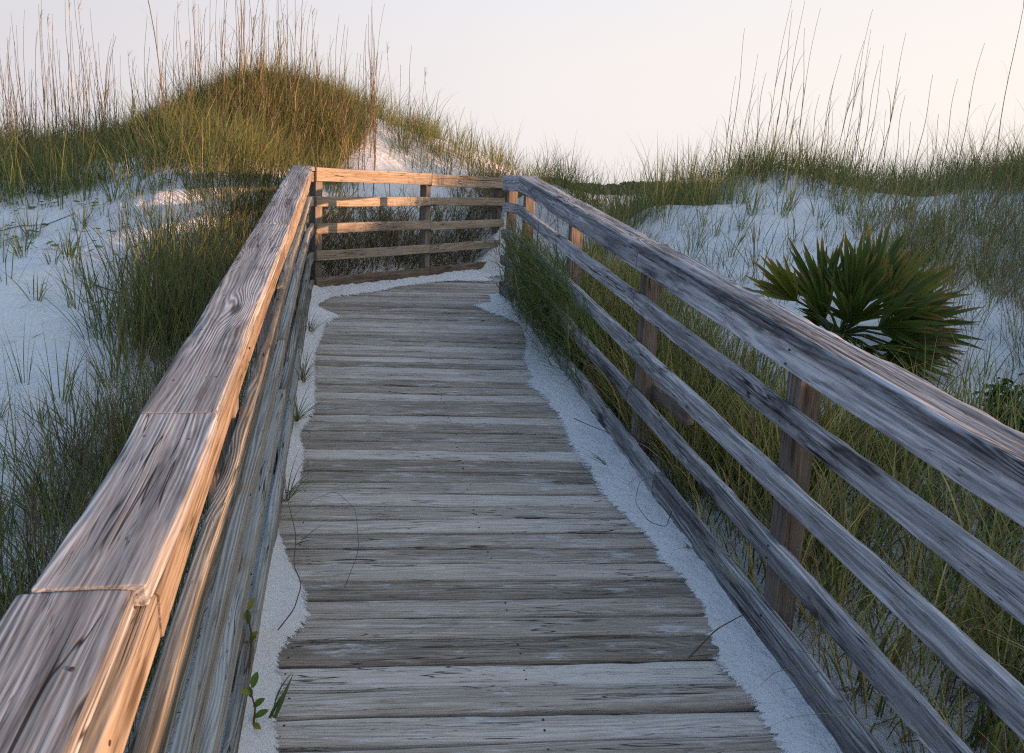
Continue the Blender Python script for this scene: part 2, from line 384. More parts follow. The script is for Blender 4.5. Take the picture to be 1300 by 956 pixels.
link('deck', mesh('deck', np.vstack(Vs+Ns), [np.vstack(Fs), np.vstack(Ts+[f+nv for f in NTs])], [M_DECK, M_NAIL], {'gc': np.vstack(Gs+Ns), 'rnd': np.concatenate(Rs+[np.zeros(nn)]), 'edge': np.concatenate(Es+[np.zeros(nn)])}, np.r_[np.zeros(nf_), np.ones(sum(len(f) for f in NTs))]), BW)

# ------------------------------------------------------------------ terrain
CP = []
for tt in (-3, -1, 1, 3, 5, 7, 8.3):
    z = float(deckz(tt))
    for lat, off in ((-.35, -.05), (-.9, -.02 if tt < 5 else .06), (.6, -.08), (1.6, -.10), (2.1, .10)):
        if tt > 8 and lat > 0: continue
        CP.append((*(lat*P+tt*H), z+off))
for tt, lat, z in ((-1, -2, -.35), (2, -2, -.02), (4, -2, .52), (6, -2.2, 1.02), (8, -2, 1.38), (-1, -4, -.3), (2, -4, .1), (4, -4, .62), (-1, 8, 1.72), (1, 8, 1.78), (3, 3, .72), (3.6, 5, 1.45), (3, 8, 1.9), (-4, 8, 1.55), (-4, 3, .3)):
    CP.append((*(lat*P+tt*H), z))
for L, z in ((0, .98), (1, .98), (2, 1.0), (3, 1.0), (4.3, 1.35)):
    q = CORNER+L*G-.25*N2; CP.append((*q, z)); 
for L, d, z in ((0, 1.0, 1.72), (1, 1.0, 1.70), (2, 1.0, 1.62), (3, 1.0, 1.60), (1, 1.9, 2.15), (2, 1.9, 1.95)):
    q = CORNER+L*G-d*N2; CP.append((*q, z))
for L, off, z in ((2.8, 1.0, .84), (5, .9, 1.55), (4.0, 1.2, 1.25), (3, 2.3, 1.25), (5, 2.3, 1.6)):
    q = CORNER+L*G+off*N2; CP.append((*q, z))
CP += [(*(la_*P+t_*H), z_) for t_, la_, z_ in ((-3, 4.5, 1.0), (-1, 4.5, 1.22), (1, 4.5, 1.44), (2.5, 4.6, 1.60), (-1, 3, .75), (1, 3, .85))]  # ridge out of view on the right, shaped to shade the posts
CP += [(-5, 8, 1.38), (-4.2, 8, 1.52), (-3, 8, 1.74), (-6.9, 11, 1.92), (-3.85, 11.5, 3.10), (-4.9, 11.5, 2.35), (-6, 11.5, 1.98), (-2.9, 11.5, 2.84), (-2.2, 11.5, 2.48),
       (-1.9, 10.9, 2.28), (-1.5, 12, 2.40), (-.8, 12, 2.20), (-.3, 12, 1.96), (.55, 11.2, 1.90), (.8, 9.8, 1.94), (.2, 10.8, 1.93), (-3.5, 9.6, 2.2), (-5.5, 9.4, 1.78),
       (-8.5, 8.5, 1.7), (-9, 11, 2.1), (-8, 5, .9), (-5, 5.5, .95), (-3.6, 6, 1.2), (-7, 2, .3), (-10, 4, .7),
       (1.56, 9, 1.93), (2.0, 6, 1.30), (4.1, 9.5, 2.02), (3.0, 10, 2.24), (5.6, 9, 2.26), (2.2, 10, 2.05), (2.1, 5, 1.02), (2.6, 5, 1.02), (3.6, 6, 1.28), (4.6, 7.2, 1.75), (2.9, 7.4, 1.62), (1.9, 7.6, 1.50), (1.4, 8.0, 1.45),
       (7.5, 8.5, 2.35), (6, 5, 1.7), (8, 5, 2.0), (10, 8, 2.3), (9, 2, 1.8), (2.2, 3.6, .78), (3.5, 3.5, .95)]
for k in range(14):
    a = k/14*2*math.pi
    CP.append((1+12*math.cos(a)*1.35, 7+12.5*math.sin(a), 1.3 if math.sin(a) > -.3 else .2 + .8*(math.cos(a) > .3)))
    CP.append((1+30*math.cos(a), 7+30*math.sin(a), .45))
CP = np.array(CP)
def _tps(d2): return np.where(d2 > 1e-12, d2*np.log(np.maximum(d2, 1e-12)), 0)
n_ = len(CP); K = _tps(((CP[:, None, :2]-CP[None, :, :2])**2).sum(-1)) + np.eye(n_)*.15
PP = np.c_[np.ones(n_), CP[:, :2]]
sol = np.linalg.solve(np.block([[K, PP], [PP.T, np.zeros((3, 3))]]), np.r_[CP[:, 2], 0, 0, 0])
def ramp_tl(x, y): 
    q = np.stack([x, y], -1); return q@H, q@P
def ground(x, y, fine=True):
    x = np.atleast_1d(np.asarray(x, float)); y = np.atleast_1d(np.asarray(y, float)); z = np.empty(len(x))
    for s in range(0, len(x), 20000):
        xx, yy = x[s:s+20000], y[s:s+20000]
        d2 = (xx[:, None]-CP[None, :, 0])**2 + (yy[:, None]-CP[None, :, 1])**2
        z[s:s+20000] = _tps(d2)@sol[:n_] + sol[n_] + sol[n_+1]*xx + sol[n_+2]*yy
    r = np.hypot(x-1, y-7); far = smooth(22, 32, r); z = z*(1-far) + far*.4
    o = np.zeros_like(x)
    amp = 1-smooth(20, 40, r)
    z = z + amp*(.05*fbm(np.stack([x*.9, y*.9, o], 1), 3))
    t, lat = ramp_tl(x, y)
    if fine:
        dist = np.maximum(np.abs(lat-.63)-1.1, 0)
        z = z + amp*smooth(0, .5, dist)*(.022*fbm(np.stack([x*5, y*5, o+3], 1), 3) + .008*fbm(np.stack([x*16, y*16, o+5], 1), 2) + .006*np.sin((x*.8+y*.5)*38+2.5*vnoise(np.stack([x*2, y*2, o], 1)))*smooth(.1, .5, vnoise(np.stack([x*.7, y*.7, o+9], 1))+.3))
    # keep below the deck
    dz = deckz(t)
    q = np.stack([x, y], -1)-CORNER; L = q@G; off = q@N2
    inr = smooth(-.05, .06, lat-XL)*smooth(-.05, .03, XR-lat)*(t < TE+.1)*smooth(-.04, .05, off+.0)
    inl = smooth(-.03, .06, off)*smooth(0, .1, 1.9-off)*(t > TC-.6)*smooth(3.75, 3.4, L)*(L > -.3)
    m = np.maximum(inr, inl)
    return z*(1-m) + m*np.minimum(z, dz-.10)
fx = np.concatenate([-6-np.geomspace(.08, 600, 60)[::-1]*1.0-.0, np.arange(-6, 6.0001, .045), 6+np.geomspace(.08, 600, 60)])
fy = np.concatenate([-1.5-np.geomspace(.08, 600, 45)[::-1], np.arange(-1.5, 12.5001, .045), 12.5+np.geomspace(.08, 900, 60)])
gx, gy = np.meshgrid(fx, fy); gz = ground(gx.ravel(), gy.ravel())
V = np.stack([gx.ravel(), gy.ravel(), gz], 1); nx = len(fx)
ii = (np.arange(len(fy)-1)[:, None]*nx + np.arange(nx-1)[None, :]).ravel()
F = np.stack([ii, ii+1, ii+nx+1, ii+nx], 1)
tag(link('ground', mesh('ground', V, [F], [M_SAND])), 'pale white sand dunes around the boardwalk', 'sand', kind='structure')

# ---- blown sand lying on the deck
def drift(name, label, ts, edge_fn, base_fn, hgt, steps):
    us = np.linspace(0, 1, steps); T_, U_ = np.meshgrid(ts, us, indexing='ij')
    e = edge_fn(ts); b = base_fn(ts)
    LAT = b[:, None] + (e-b)[:, None]*(U_*1.7)
    tt = T_.ravel(); la = LAT.ravel(); u = (U_*1.7).ravel()
    o = np.zeros_like(tt)
    wid = np.abs(np.repeat(e-b, steps))
    rag = .05*fbm(np.stack([la*8, tt*60, o], 1), 3) + .08*vnoise(np.stack([la*1.5, np.floor((tt+.082*(la-.6)+1.1)/PITCH)*3.3+.5, o+.5], 1))
    prof = np.clip(1-u+rag*np.clip(.12/np.maximum(wid, .03), .3, 1.4), -.8, 1)
    pp = np.clip(prof, 0, 1)
    h = np.minimum(hgt*pp**.8, 1.1*wid*pp) + .004*fbm(np.stack([la*18, tt*18, o], 1), 3)*pp + .0005
    q = la[:, None]*P + tt[:, None]*H
    V = np.stack([q[:, 0], q[:, 1], deckz(tt)+h+DK], 1)
    ii = (np.arange(len(ts)-1)[:, None]*steps+np.arange(steps-1)[None, :]).ravel()
    F = np.stack([ii, ii+1, ii+steps+1, ii+steps], 1)
    gcv = np.stack([la, tt, o], 1)
    return tag(link(name, mesh(name, V, [F], [M_DRIFT], {'cov': .5+prof*1.6, 'gc': gcv})), label, 'sand', kind='structure')
LE = np.array([(-1, -.18), (1, -.2), (2.0, -.16), (2.61, -.18), (2.75, -.19), (2.87, -.12), (2.95, -.10), (3.15, -.13), (3.33, -.20), (3.68, -.28), (3.9, -.275), (4.02, -.19), (4.39, -.18), (4.63, -.22), (4.9, -.16), (5.16, -.15), (5.94, -.18), (6.16, -.17), (6.8, -.12), (7.06, .0), (7.25, -.2), (7.5, -.2), (7.87, -.1), (8.2, -.05)])
RE = np.array([(-1, 1.3), (1, 1.33), (2.35, 1.38), (2.52, 1.34), (2.7, 1.38), (2.85, 1.43), (2.96, 1.42), (3.08, 1.42), (3.22, 1.37), (3.3, 1.40), (3.55, 1.34), (3.83, 1.29), (4.08, 1.30), (4.4, 1.28), (4.73, 1.31), (5.19, 1.30), (5.45, 1.23), (5.55, 1.30), (5.94, 1.32), (6.4, 1.45), (6.88, 1.49), (7.1, 1.40), (7.3, 1.25), (7.53, 1.17), (7.75, 1.38), (8.25, 1.45)])
LE[:, 1] -= .03; DK = -.031
tl_ = np.arange(-1, 8.10, .012)
drift('sand', 'drift of white sand on the deck along the foot of the left railing', tl_, lambda t: np.interp(t, LE[:, 0], LE[:, 1]), lambda t: np.full_like(t, XL-.03), .11, 40)
drift('sand', 'wide drift of white sand on the deck along the foot of the right railing', np.arange(-1, 8.26, .012), lambda t: np.interp(t, RE[:, 0], RE[:, 1]), lambda t: np.full_like(t, XR+.012), .022, 54)
# along the far railing
def drift_far():
    Ls = np.arange(-.02, 3.7, .015); st = 40; us = np.linspace(0, 1.6, st)
    w = .28 + .10*vnoise(np.stack([Ls*1.7, 0*Ls, 0*Ls], 1)) + .25*np.exp(-((Ls-2.35)/.22)**2) + .22*smooth(2.7, 4.5, Ls)
    LL = np.repeat(Ls, st); u = np.tile(us, len(Ls)); off = -.06 + u*np.repeat(w, st)
    q = CORNER + LL[:, None]*G + off[:, None]*N2; tt = q@H; la = q@P
    rag = .10*fbm(np.stack([la*6, tt*30, 0*la], 1), 3)
    prof = np.clip(1-u+rag, -.8, 1); pp = np.clip(prof, 0, 1)
    h = .085*pp**.85 + .006*fbm(np.stack([la*14, tt*14, 0*la], 1), 3)*np.clip(pp*2, 0, 1) + .0005
    V = np.stack([q[:, 0], q[:, 1], deckz(tt)+h+DK], 1); ii = (np.arange(len(Ls)-1)[:, None]*st+np.arange(st-1)[None, :]).ravel()
    F = np.stack([ii, ii+st, ii+st+1, ii+1], 1)[:, ::-1]
    tag(link('sand', mesh('sand', V, [F], [M_DRIFT], {'cov': .5+prof*1.6, 'gc': np.stack([la, tt, 0*la], 1)})), 'ridge of white sand against the foot of the far railing', 'sand', kind='structure')
drift_far()

# ------------------------------------------------------------------ grass
GREENS = np.array([(.135, .175, .040), (.16, .19, .045), (.10, .15, .04), (.20, .205, .05), (.085, .125, .038)])
YEL = np.array([(.34, .28, .09), (.38, .31, .12), (.30, .23, .08)])
BRN = np.array([(.21, .15, .085), (.16, .11, .065), (.25, .185, .11)])
def pick(n, g, y, b):
    tot = g+y+b; r = rng.random(n)*tot
    c = np.where((r < g)[:, None], GREENS[rng.integers(0, 5, n)], np.where((r < g+y)[:, None], YEL[rng.integers(0, 3, n)], BRN[rng.integers(0, 3, n)]))
    return c*(.8+.4*rng.random((n, 1)))
def blades(base, h, az, lean, curl, w, col, segs=4):
    n = len(base); dx = np.cos(az); dy = np.sin(az)
    tw = az + math.pi/2 + rng.normal(0, .7, n); wx = np.cos(tw); wy = np.sin(tw)
    pos = base.astype(float).copy(); V = np.empty((n, 2*segs+1, 3)); C = np.empty((n, 2*segs+1, 4)); C[..., 3] = 1
    for k in range(segs+1):
        u = k/segs; ww = w*(1-u**1.7)*.5*(.75+.5*min(1, u*3))
        if k < segs:
            V[:, 2*k] = pos + np.stack([wx*ww, wy*ww, 0*ww], 1); V[:, 2*k+1] = pos - np.stack([wx*ww, wy*ww, 0*ww], 1)
        else: V[:, 2*segs] = pos
        th = np.minimum(lean + curl*(u+.5/segs)**1.3, 2.6); s = h/segs
        pos = pos + np.stack([np.sin(th)*dx*s, np.sin(th)*dy*s, np.cos(th)*s], 1)
    tip = np.linspace(0, 1, segs+1); tipc = np.array([.24, .19, .09])
    amt = rng.random(n)*.6
    for k in range(segs+1):
        f = (amt*max(0, tip[k]-.45)/.55)[:, None]
        c = col*(1-f) + tipc*f
        if k < segs: C[:, 2*k, :3] = c; C[:, 2*k+1, :3] = c
        else: C[:, 2*segs, :3] = c
    m = 2*segs+1; b = np.arange(n)[:, None]*m
    q = np.concatenate([np.stack([b+2*k, b+2*k+1, b+2*k+3, b+2*k+2], -1).reshape(-1, 4) for k in range(segs-1)])
    tr = np.stack([b+2*segs-2, b+2*segs-1, b+2*segs], -1).reshape(-1, 3)
    return V.reshape(-1, 3), q, tr, C.reshape(-1, 4)
class Bag:
    def __init__(s): s.V = []; s.Q = []; s.T = []; s.C = []; s.n = 0
    def add(s, V, Q, T, C):
        s.V.append(V); s.Q.append(Q+s.n); s.T.append(T+s.n); s.C.append(C); s.n += len(V)
    def mesh(s, name, mat):
        return mesh(name, np.vstack(s.V), [np.vstack(s.Q), np.vstack(s.T)], [mat], {'col': np.vstack(s.C)}, smooth_=False)
def tuft_pts(cx, cy, per, rad):
    n = len(cx); x = np.repeat(cx, per); y = np.repeat(cy, per); a = rng.random(n*per)*2*math.pi; r = rad*np.sqrt(rng.random(n*per))
    return x+r*np.cos(a), y+r*np.sin(a), a, r/rad
def grow(bag, cx, cy, per, rad, h, hv, w, mixc, lean=.25, curl=.7, wind=(1, 0, .15), zoff=-.02, segs=4, clumpcol=.25, tint=1.0):
    x, y, a, rr = tuft_pts(cx, cy, per, rad); n = len(x)
    z = ground(x, y, False)+zoff
    hh = h*(1-hv+2*hv*rng.random(n))*np.repeat(.75+.5*rng.random(len(cx)), per)
    dirx = np.cos(a)*(.3+rr) + wind[0]*wind[2]*4*rng.random(n); diry = np.sin(a)*(.3+rr) + wind[1]*wind[2]*4*rng.random(n)
    az = np.arctan2(diry, dirx) + rng.normal(0, .4, n)
    ln = np.abs(rng.normal(lean*.6, lean*.5, n)) + .25*rr*lean; cu = np.abs(rng.normal(curl*.6, curl*.55, n))
    col = tint*pick(n, *mixc)*np.repeat(1-clumpcol+2*clumpcol*rng.random((len(cx), 1)), per, 0)
    bag.add(*blades(np.stack([x, y, z], 1), hh, az, ln, cu, w*(.7+.6*rng.random(n)), col, segs))
def scatter(n, x0, x1, y0, y1, dens):
    """rejection sampling of tuft centres with density function"""
    x = rng.uniform(x0, x1, n*4); y = rng.uniform(y0, y1, n*4); keep = rng.random(n*4) < dens(x, y)
    return x[keep][:n], y[keep][:n]
def gauss(x, y, cx, cy, sx, sy, rot=0.0):
    c, s = math.cos(rot), math.sin(rot); u = (x-cx)*c+(y-cy)*s; v = -(x-cx)*s+(y-cy)*c
    return np.exp(-.5*((u/sx)**2+(v/sy)**2))
def offpalm(x, y): return 1-.97*(np.hypot((x-2.0), (y-4.75)*.8) < .48)
def clearw(x, y):                            # 1 off the walkway, 0 on it
    t, lat = ramp_tl(x, y); q = np.stack([x, y], -1)-CORNER; off = q@N2; L = q@G
    on = ((lat > XL-.30) & (lat < XR+.14) & (t < TE)) & (off > -.1)
    on |= (off > -.22) & (off < 1.9) & (t > TC-.5) & (L < 3.5)
    return 1.0*~on
def patch(x, y, f=.8, lo=-.2, hi=.3, o=0.): return smooth(lo, hi, fbm(np.stack([x*f, y*f, 0*x+o], 1), 2))

# left mound and the meadow beyond the left sand
b = Bag()
def dm(x, y):
    ledge = smooth(8.0, 8.7, y + .12*(x+4)) 
    bare = 1-.95*smooth(.45, .75, gauss(x, y, -1.6, 10.7, .8, .5)) 
    bare *= 1-.9*smooth(.4, .8, gauss(x, y, -4.4, 9.15, .7, .22)); bare *= 1-.7*smooth(.4, .8, gauss(x, y, -1.0, 11.4, .5, .4))
    q_ = np.stack([x, y], -1)-CORNER; o_ = q_@N2; bare = bare*(1-.9*((o_ > -1.15) & (q_@G > -.1) & (q_@G < 4)))
    return (1-.45*(x > -2.15)*(1-.8*np.maximum(gauss(x, y, -1.4, 12.0, .25, .35), gauss(x, y, -.75, 12.1, .35, .3))))*(1-.8*((x > -1.3) & (y > 12.5)))*ledge*bare*clearw(x, y)*(x < .2+.2*(y-9))*(.55+.45*patch(x, y, 1.1))*smooth(-.3, .1, .9-(y-12.2)*.35)
cx, cy = scatter(3200, -9.5, .6, 8.2, 15, dm); grow(b, cx, cy, 12, .12, .38, .5, .0065, (.74, .12, .14), .34, .9, clumpcol=.5)
cx, cy = scatter(800, -9.5, .6, 8.2, 15, dm); grow(b, cx, cy, 9, .07, .66, .4, .0065, (.74, .17, .09), .3, 1.0, clumpcol=.45)
hill = lambda x, y: dm(x, y)*(gauss(x, y, -3.6, 11.3, 1.2, 1.1) > .42)*(x < -2.2)
cx, cy = scatter(1500, -7, -1, 9.3, 13.5, hill); grow(b, cx, cy, 13, .11, .32, .5, .0065, (.62, .14, .24), .4, 1.0, clumpcol=.55)
cx, cy = scatter(900, -7, -1, 9.3, 13.5, hill); grow(b, cx, cy, 14, .14, .28, .4, .009, (.1, .25, .75), .6, 1.0)
tag(link('dune_grass', b.mesh('dune_grass', M_GRASS)), 'dense green and tan grass covering the high dune mound on the left skyline', 'grass', kind='stuff')

# thicket along the outside of the left railing, tints darkened to paint in shade
b = Bag()
def dl(x, y):
    t, lat = ramp_tl(x, y); return clearw(x, y)*smooth(-1.65, -.95, lat)*(lat < -.4)*(t > .3)*(t < 8.6)*np.maximum(.35+.65*patch(x, y, 1.3), 1.0*(t < 4.2))*(.45+.55*(t < 4.4))
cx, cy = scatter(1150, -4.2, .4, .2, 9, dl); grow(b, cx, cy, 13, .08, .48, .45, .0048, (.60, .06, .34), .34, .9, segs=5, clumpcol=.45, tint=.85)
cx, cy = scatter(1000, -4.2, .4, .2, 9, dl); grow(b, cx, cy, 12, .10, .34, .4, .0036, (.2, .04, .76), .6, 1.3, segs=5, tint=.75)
def dl2(x, y):
    t, lat = ramp_tl(x, y); return clearw(x, y)*smooth(-1.9, -.8, lat)*(lat < -.4)*(t > 5.2)*(t < 9.3)
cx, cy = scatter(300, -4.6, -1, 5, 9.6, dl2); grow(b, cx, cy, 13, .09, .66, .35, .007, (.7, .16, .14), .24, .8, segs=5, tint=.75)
tag(link('dune_grass', b.mesh('dune_grass', M_GRASS)), 'green grass thicket, tinted dark for shade, growing along the outer side of the left railing', 'grass', kind='stuff')

# dead brush behind the far railing
b = Bag()
def db(x, y):
    q = np.stack([x, y], -1)-CORNER; off = q@N2; L = q@G; return 1.0*(off < -.22)*(off > -.95)*(L > -.2)*(L < 5)
cx, cy = scatter(1000, -3.4, 2.2, 7.2, 13, db); grow(b, cx, cy, 12, .12, .32, .5, .011, (.12, .12, .76), .8, 1.5, tint=1.1, wind=(N2[0], N2[1], .25), segs=5)
cx, cy = scatter(45, -3.4, 2.2, 7.2, 13, db); grow(b, cx, cy, 9, .06, .42, .4, .006, (.75, .2, .05), .25, .8, segs=5)
tag(link('dry_brush', b.mesh('dry_brush', M_GRASS)), 'tangle of dead brown stems on the slope behind the far railing', 'brush', kind='stuff')

# grass behind the right railing
b = Bag()
def dr(x, y):
    t, lat = ramp_tl(x, y); return offpalm(x, y)*clearw(x, y)*(lat > XR+.17)*smooth(4.2-1.6*smooth(2.8, 4.2, t), 2.2, lat)*(t > .0)*(1-.15*smooth(3, 5, t))*(t < 8.2)*(.3+.7*patch(x, y, 1.5, o=4))
cx, cy = scatter(3000, -.5, 4.6, -.5, 8.3, dr); grow(b, cx, cy, 12, .09, .46, .4, .0075, (.48, .44, .08), .35, 1.0, segs=5, clumpcol=.4, tint=1.35)
cx, cy = scatter(2600, -.5, 4.6, -.5, 8.3, dr); grow(b, cx, cy, 14, .10, .22, .4, .004, (.15, .2, .65), .8, 1.4, segs=5)
def dr2(x, y):
    t, lat = ramp_tl(x, y); return offpalm(x, y)*clearw(x, y)*(lat > XR+.17)*(lat < 2.5)*(t > 4.2)*(t < 8.6)
cx, cy = scatter(230, -1, 2.6, 4, 9, dr2); grow(b, cx, cy, 10, .07, .52, .35, .007, (.7, .24, .06), .22, .8, segs=5)
tag(link('dune_grass', b.mesh('dune_grass', M_GRASS)), 'green and straw yellow grass seen between the boards of the right railing', 'grass', kind='stuff')

# right dune crest
b = Bag()
def dc(x, y):
    mound = smooth(.25, .8, gauss(x, y, 2.9, 10.2, 1.0, .7)); right = smooth(4.6, 5.6, x)*smooth(7.4, 8.4, y+.25*(x-5))*smooth(11.5, 10, y)
    lft = smooth(.2, .6, x)*smooth(8.5, 8.9, y)*(x < 1.9)*.3*(y < 11.6); mid = .35*smooth(8.9, 9.3, y)*(x > 1.8)*(x < 6)*(y < 11)
    return clearw(x, y)*np.clip(mound+right+lft+mid, 0, 1)
cx, cy = scatter(1150, .2, 9.5, 7, 12.5, dc); grow(b, cx, cy, 11, .09, .36, .5, .0055, (.7, .2, .10), .3, .8)
cx, cy = scatter(480, .2, 9.5, 7, 12.5, dc); grow(b, cx, cy, 8, .07, .66, .4, .0058, (.72, .24, .04), .3, 1.1, wind=(-.6, .3, .1))
cx, cy = scatter(420, -.3, 2.2, 8.3, 12, lambda x, y: clearw(x, y)*(x > -.35+.1*(y-8.5))); grow(b, cx, cy, 7, .07, .58, .4, .006, (.7, .26, .04), .3, 1.2, wind=(.5, .2, .12))
tag(link('dune_grass', b.mesh('dune_grass', M_GRASS)), 'wispy green grass along the right dune crest against the sky', 'grass', kind='stuff')
b = Bag()
def ds(x, y):
    t, lat = ramp_tl(x, y); return offpalm(x, y)*clearw(x, y)*(lat > 2.4)*np.clip(.14+smooth(.0, .5, patch(x, y, 1.2, -.1, .5, 2)+.25*smooth(3.5, 5.5, x)), 0, 1)*(y < 9.9)
cx, cy = scatter(3000, 1.0, 8.5, 2.0, 9.9, ds); grow(b, cx, cy, 9, .07, .34, .45, .0055, (.66, .18, .16), .35, .9)
def dbr(x, y): return gauss(x, y, 4.1, 5.6, .8, 1.2)+.7*gauss(x, y, 5.5, 7.2, 1, .8)
cx, cy = scatter(420, 2.8, 7, 3.5, 9, dbr); grow(b, cx, cy, 14, .10, .38, .4, .004, (.18, .14, .68), .6, 1.2, segs=5)
tag(link('dune_grass', b.mesh('dune_grass', M_GRASS)), 'sparse thin grass and dry stems scattered over the right sand slope', 'grass', kind='stuff')

b = Bag(); n = 5200
x = rng.uniform(-6.5, 6, n); y = rng.uniform(.5, 10, n); t_, l_ = ramp_tl(x, y); k = (clearw(x, y) > 0) & ((l_ < -.4) | (l_ > XR+.1)) & (patch(x, y, 1.1, -.3, .5, 7) > rng.random(n)); x, y = x[k], y[k]; n = len(x)
b.add(*blades(np.c_[x, y, ground(x, y)+.008], rng.uniform(.05, .26, n), rng.random(n)*6.28, rng.uniform(1.25, 1.5, n), rng.uniform(0, .35, n), rng.uniform(.003, .006, n), pick(n, .05, .15, .8)*.8, 4))
tag(link('dead_grass', b.mesh('dead_grass', M_GRASS)), 'scattered dead grass litter lying on the sand beside the boardwalk', 'litter', kind='stuff')

# ------------------------------------------------------------------ individual tufts (copies share a few meshes)
def tuft_mesh(name, n, h, spread, curl, mixc, w=.007, segs=5):
    bg = Bag(); a = rng.random(n)*2*math.pi; r = .05*np.sqrt(rng.random(n)); base = np.stack([r*np.cos(a), r*np.sin(a), np.full(n, -.03)], 1)
    bg.add(*blades(base, h*(.5+.6*rng.random(n)), a+rng.normal(0, .5, n), np.abs(rng.normal(spread, spread*.6, n)), np.abs(rng.normal(curl, curl*.6, n)), w*(.7+.6*rng.random(n)), pick(n, *mixc), segs))
    return bg.mesh(name, M_GRASS)
TM = [tuft_mesh('grass_tuft', n, h, s, c, (.84, .06, .10), .006) for n, h, s, c in ((16, .5, .2, .4), (22, .42, .28, .5), (10, .6, .15, .3), (28, .36, .35, .7), (7, .45, .3, .3), (13, .33, .4, .6))]
def put_tufts(pts, label, group, s0=.7, s1=1.2):
    for (x, y) in pts:
        me = TM[rng.integers(0, len(TM))]; o = bpy.data.objects.new('grass_tuft', me); COL.objects.link(o)
        o.location = (x, y, float(ground(x, y)[0])); o.rotation_euler = (rng.normal(0, .06), rng.normal(0, .06), rng.random()*6.28); k = rng.uniform(s0, s1); o.scale = (k, k, k)
        tag(o, label, 'grass tuft', group)
lp = []
while len(lp) < 150:
    t, lat = rng.uniform(1.6, 8.6), -1.0-abs(rng.normal(0, 1.3)); q = lat*P+t*H
    if q[1] < 9.0 and q[0] > -6.8 and (lat > -2.0 or rng.random() < .5): lp.append(tuple(q))
put_tufts(lp, 'thin green grass tuft standing on the white sand left of the left railing', 'grass tufts on the left sand')
lp = [(-4.55, 8.15), (-4.35, 8.25), (-3.9, 8.0), (-3.75, 8.35), (-3.3, 8.2), (-4.9, 8.3), (-5.2, 8.45), (-3.0, 8.4), (-2.75, 8.25)]
put_tufts(lp, 'taller fan of grass blades on the sand ledge below the left mound', 'grass tufts on the sand ledge', 1.2, 1.7)
lp = []
while len(lp) < 70:
    x, y = rng.uniform(.9, 6.5), rng.uniform(4.6, 9.3); t, lat = ramp_tl(np.array([x]), np.array([y]))
    if lat[0] > 1.85 and math.hypot(x-2.2, y-5) > .4: lp.append((x, y))
put_tufts(lp, 'thin green grass tuft standing on the right sand slope behind the right railing', 'grass tufts on the right sand', .8, 1.4)

# clump pushing through the right railing
b = Bag(); n = 1700
tt = rng.normal(6.35, .65, n); la = rng.uniform(XR-.10, XR+.14, n); tt = np.clip(tt, 5.0, 7.9)
q = la[:, None]*P + tt[:, None]*H; base = np.c_[q, deckz(tt)+rng.uniform(.02, .62, n)**1.0]
az = math.pi - A1 + rng.normal(0, 1.2, n) - .3
b.add(*blades(base, rng.uniform(.2, .5, n), az, np.abs(rng.normal(.5, .35, n)), np.abs(rng.normal(1.2, .5, n)), rng.uniform(.005, .010, n), pick(n, .90, .06, .04)*np.array([.8, .95, .95]), 6))
tag(link('grass_clump', b.mesh('grass_clump', M_GRASS)), 'bushy dark green grass clump pushing through the far end of the right railing', 'grass clump')

# blades and leaves sticking up from the sand on the deck
def small_sprout(pos, n, h, spread, label, az0=None, mixc=(.95, .05, 0), w=.008, base=0.02):
    bg = Bag(); a = rng.random(n)*6.28 if az0 is None else az0+rng.normal(0, .35, n); bs = np.stack([rng.normal(0, .008, n), rng.normal(0, .008, n), np.full(n, -base)], 1)
    bg.add(*blades(bs, h*(.5+.6*rng.random(n)), a, np.abs(rng.normal(spread, .25, n)), np.abs(rng.normal(.5, .3, n)), w*(.7+.6*rng.random(n)), pick(n, *mixc), 6))
    o = link('grass_sprig', bg.mesh('grass_sprig', M_GRASS)); o.location = pos; return tag(o, label, 'grass sprig')
small_sprout(W(4.02, 1.38, .05), 7, .20, .9, 'bright green grass sprig lying on the sand drift beside the right kick board', 3.1)
small_sprout(W(3.15, 1.49, .06), 5, .15, .6, 'small grass sprig against the right kick board nearest the bottom right corner', 3.6)
small_sprout(W(3.35, -.19, .05), 3, .17, .9, 'short green grass blades leaning over the deck from the left sand drift', .3)
small_sprout(W(2.35, -.22, .06), 4, .17, .25, 'upright pointed grass blade in the left sand drift at the bottom of the photo', .6, w=.014)
for t_, sz, n_b, lab in ((5.3, .34, 48, 'weedy grass clump at the foot of the left railing halfway along the ramp'), (4.7, .30, 34, 'small weedy grass clump at the left railing foot, just nearer than the halfway clump'), (6.4, .28, 30, 'far weedy grass clump at the foot of the left railing'), (3.75, .26, 22, 'nearest weedy clump of dry grass at the foot of the left railing')):
    o = small_sprout(W(t_, XL+.02, .04), n_b, sz, .7, lab, None, (.5, .1, .4), .005); o.name = 'grass_clump'; o['category'] = 'grass clump'

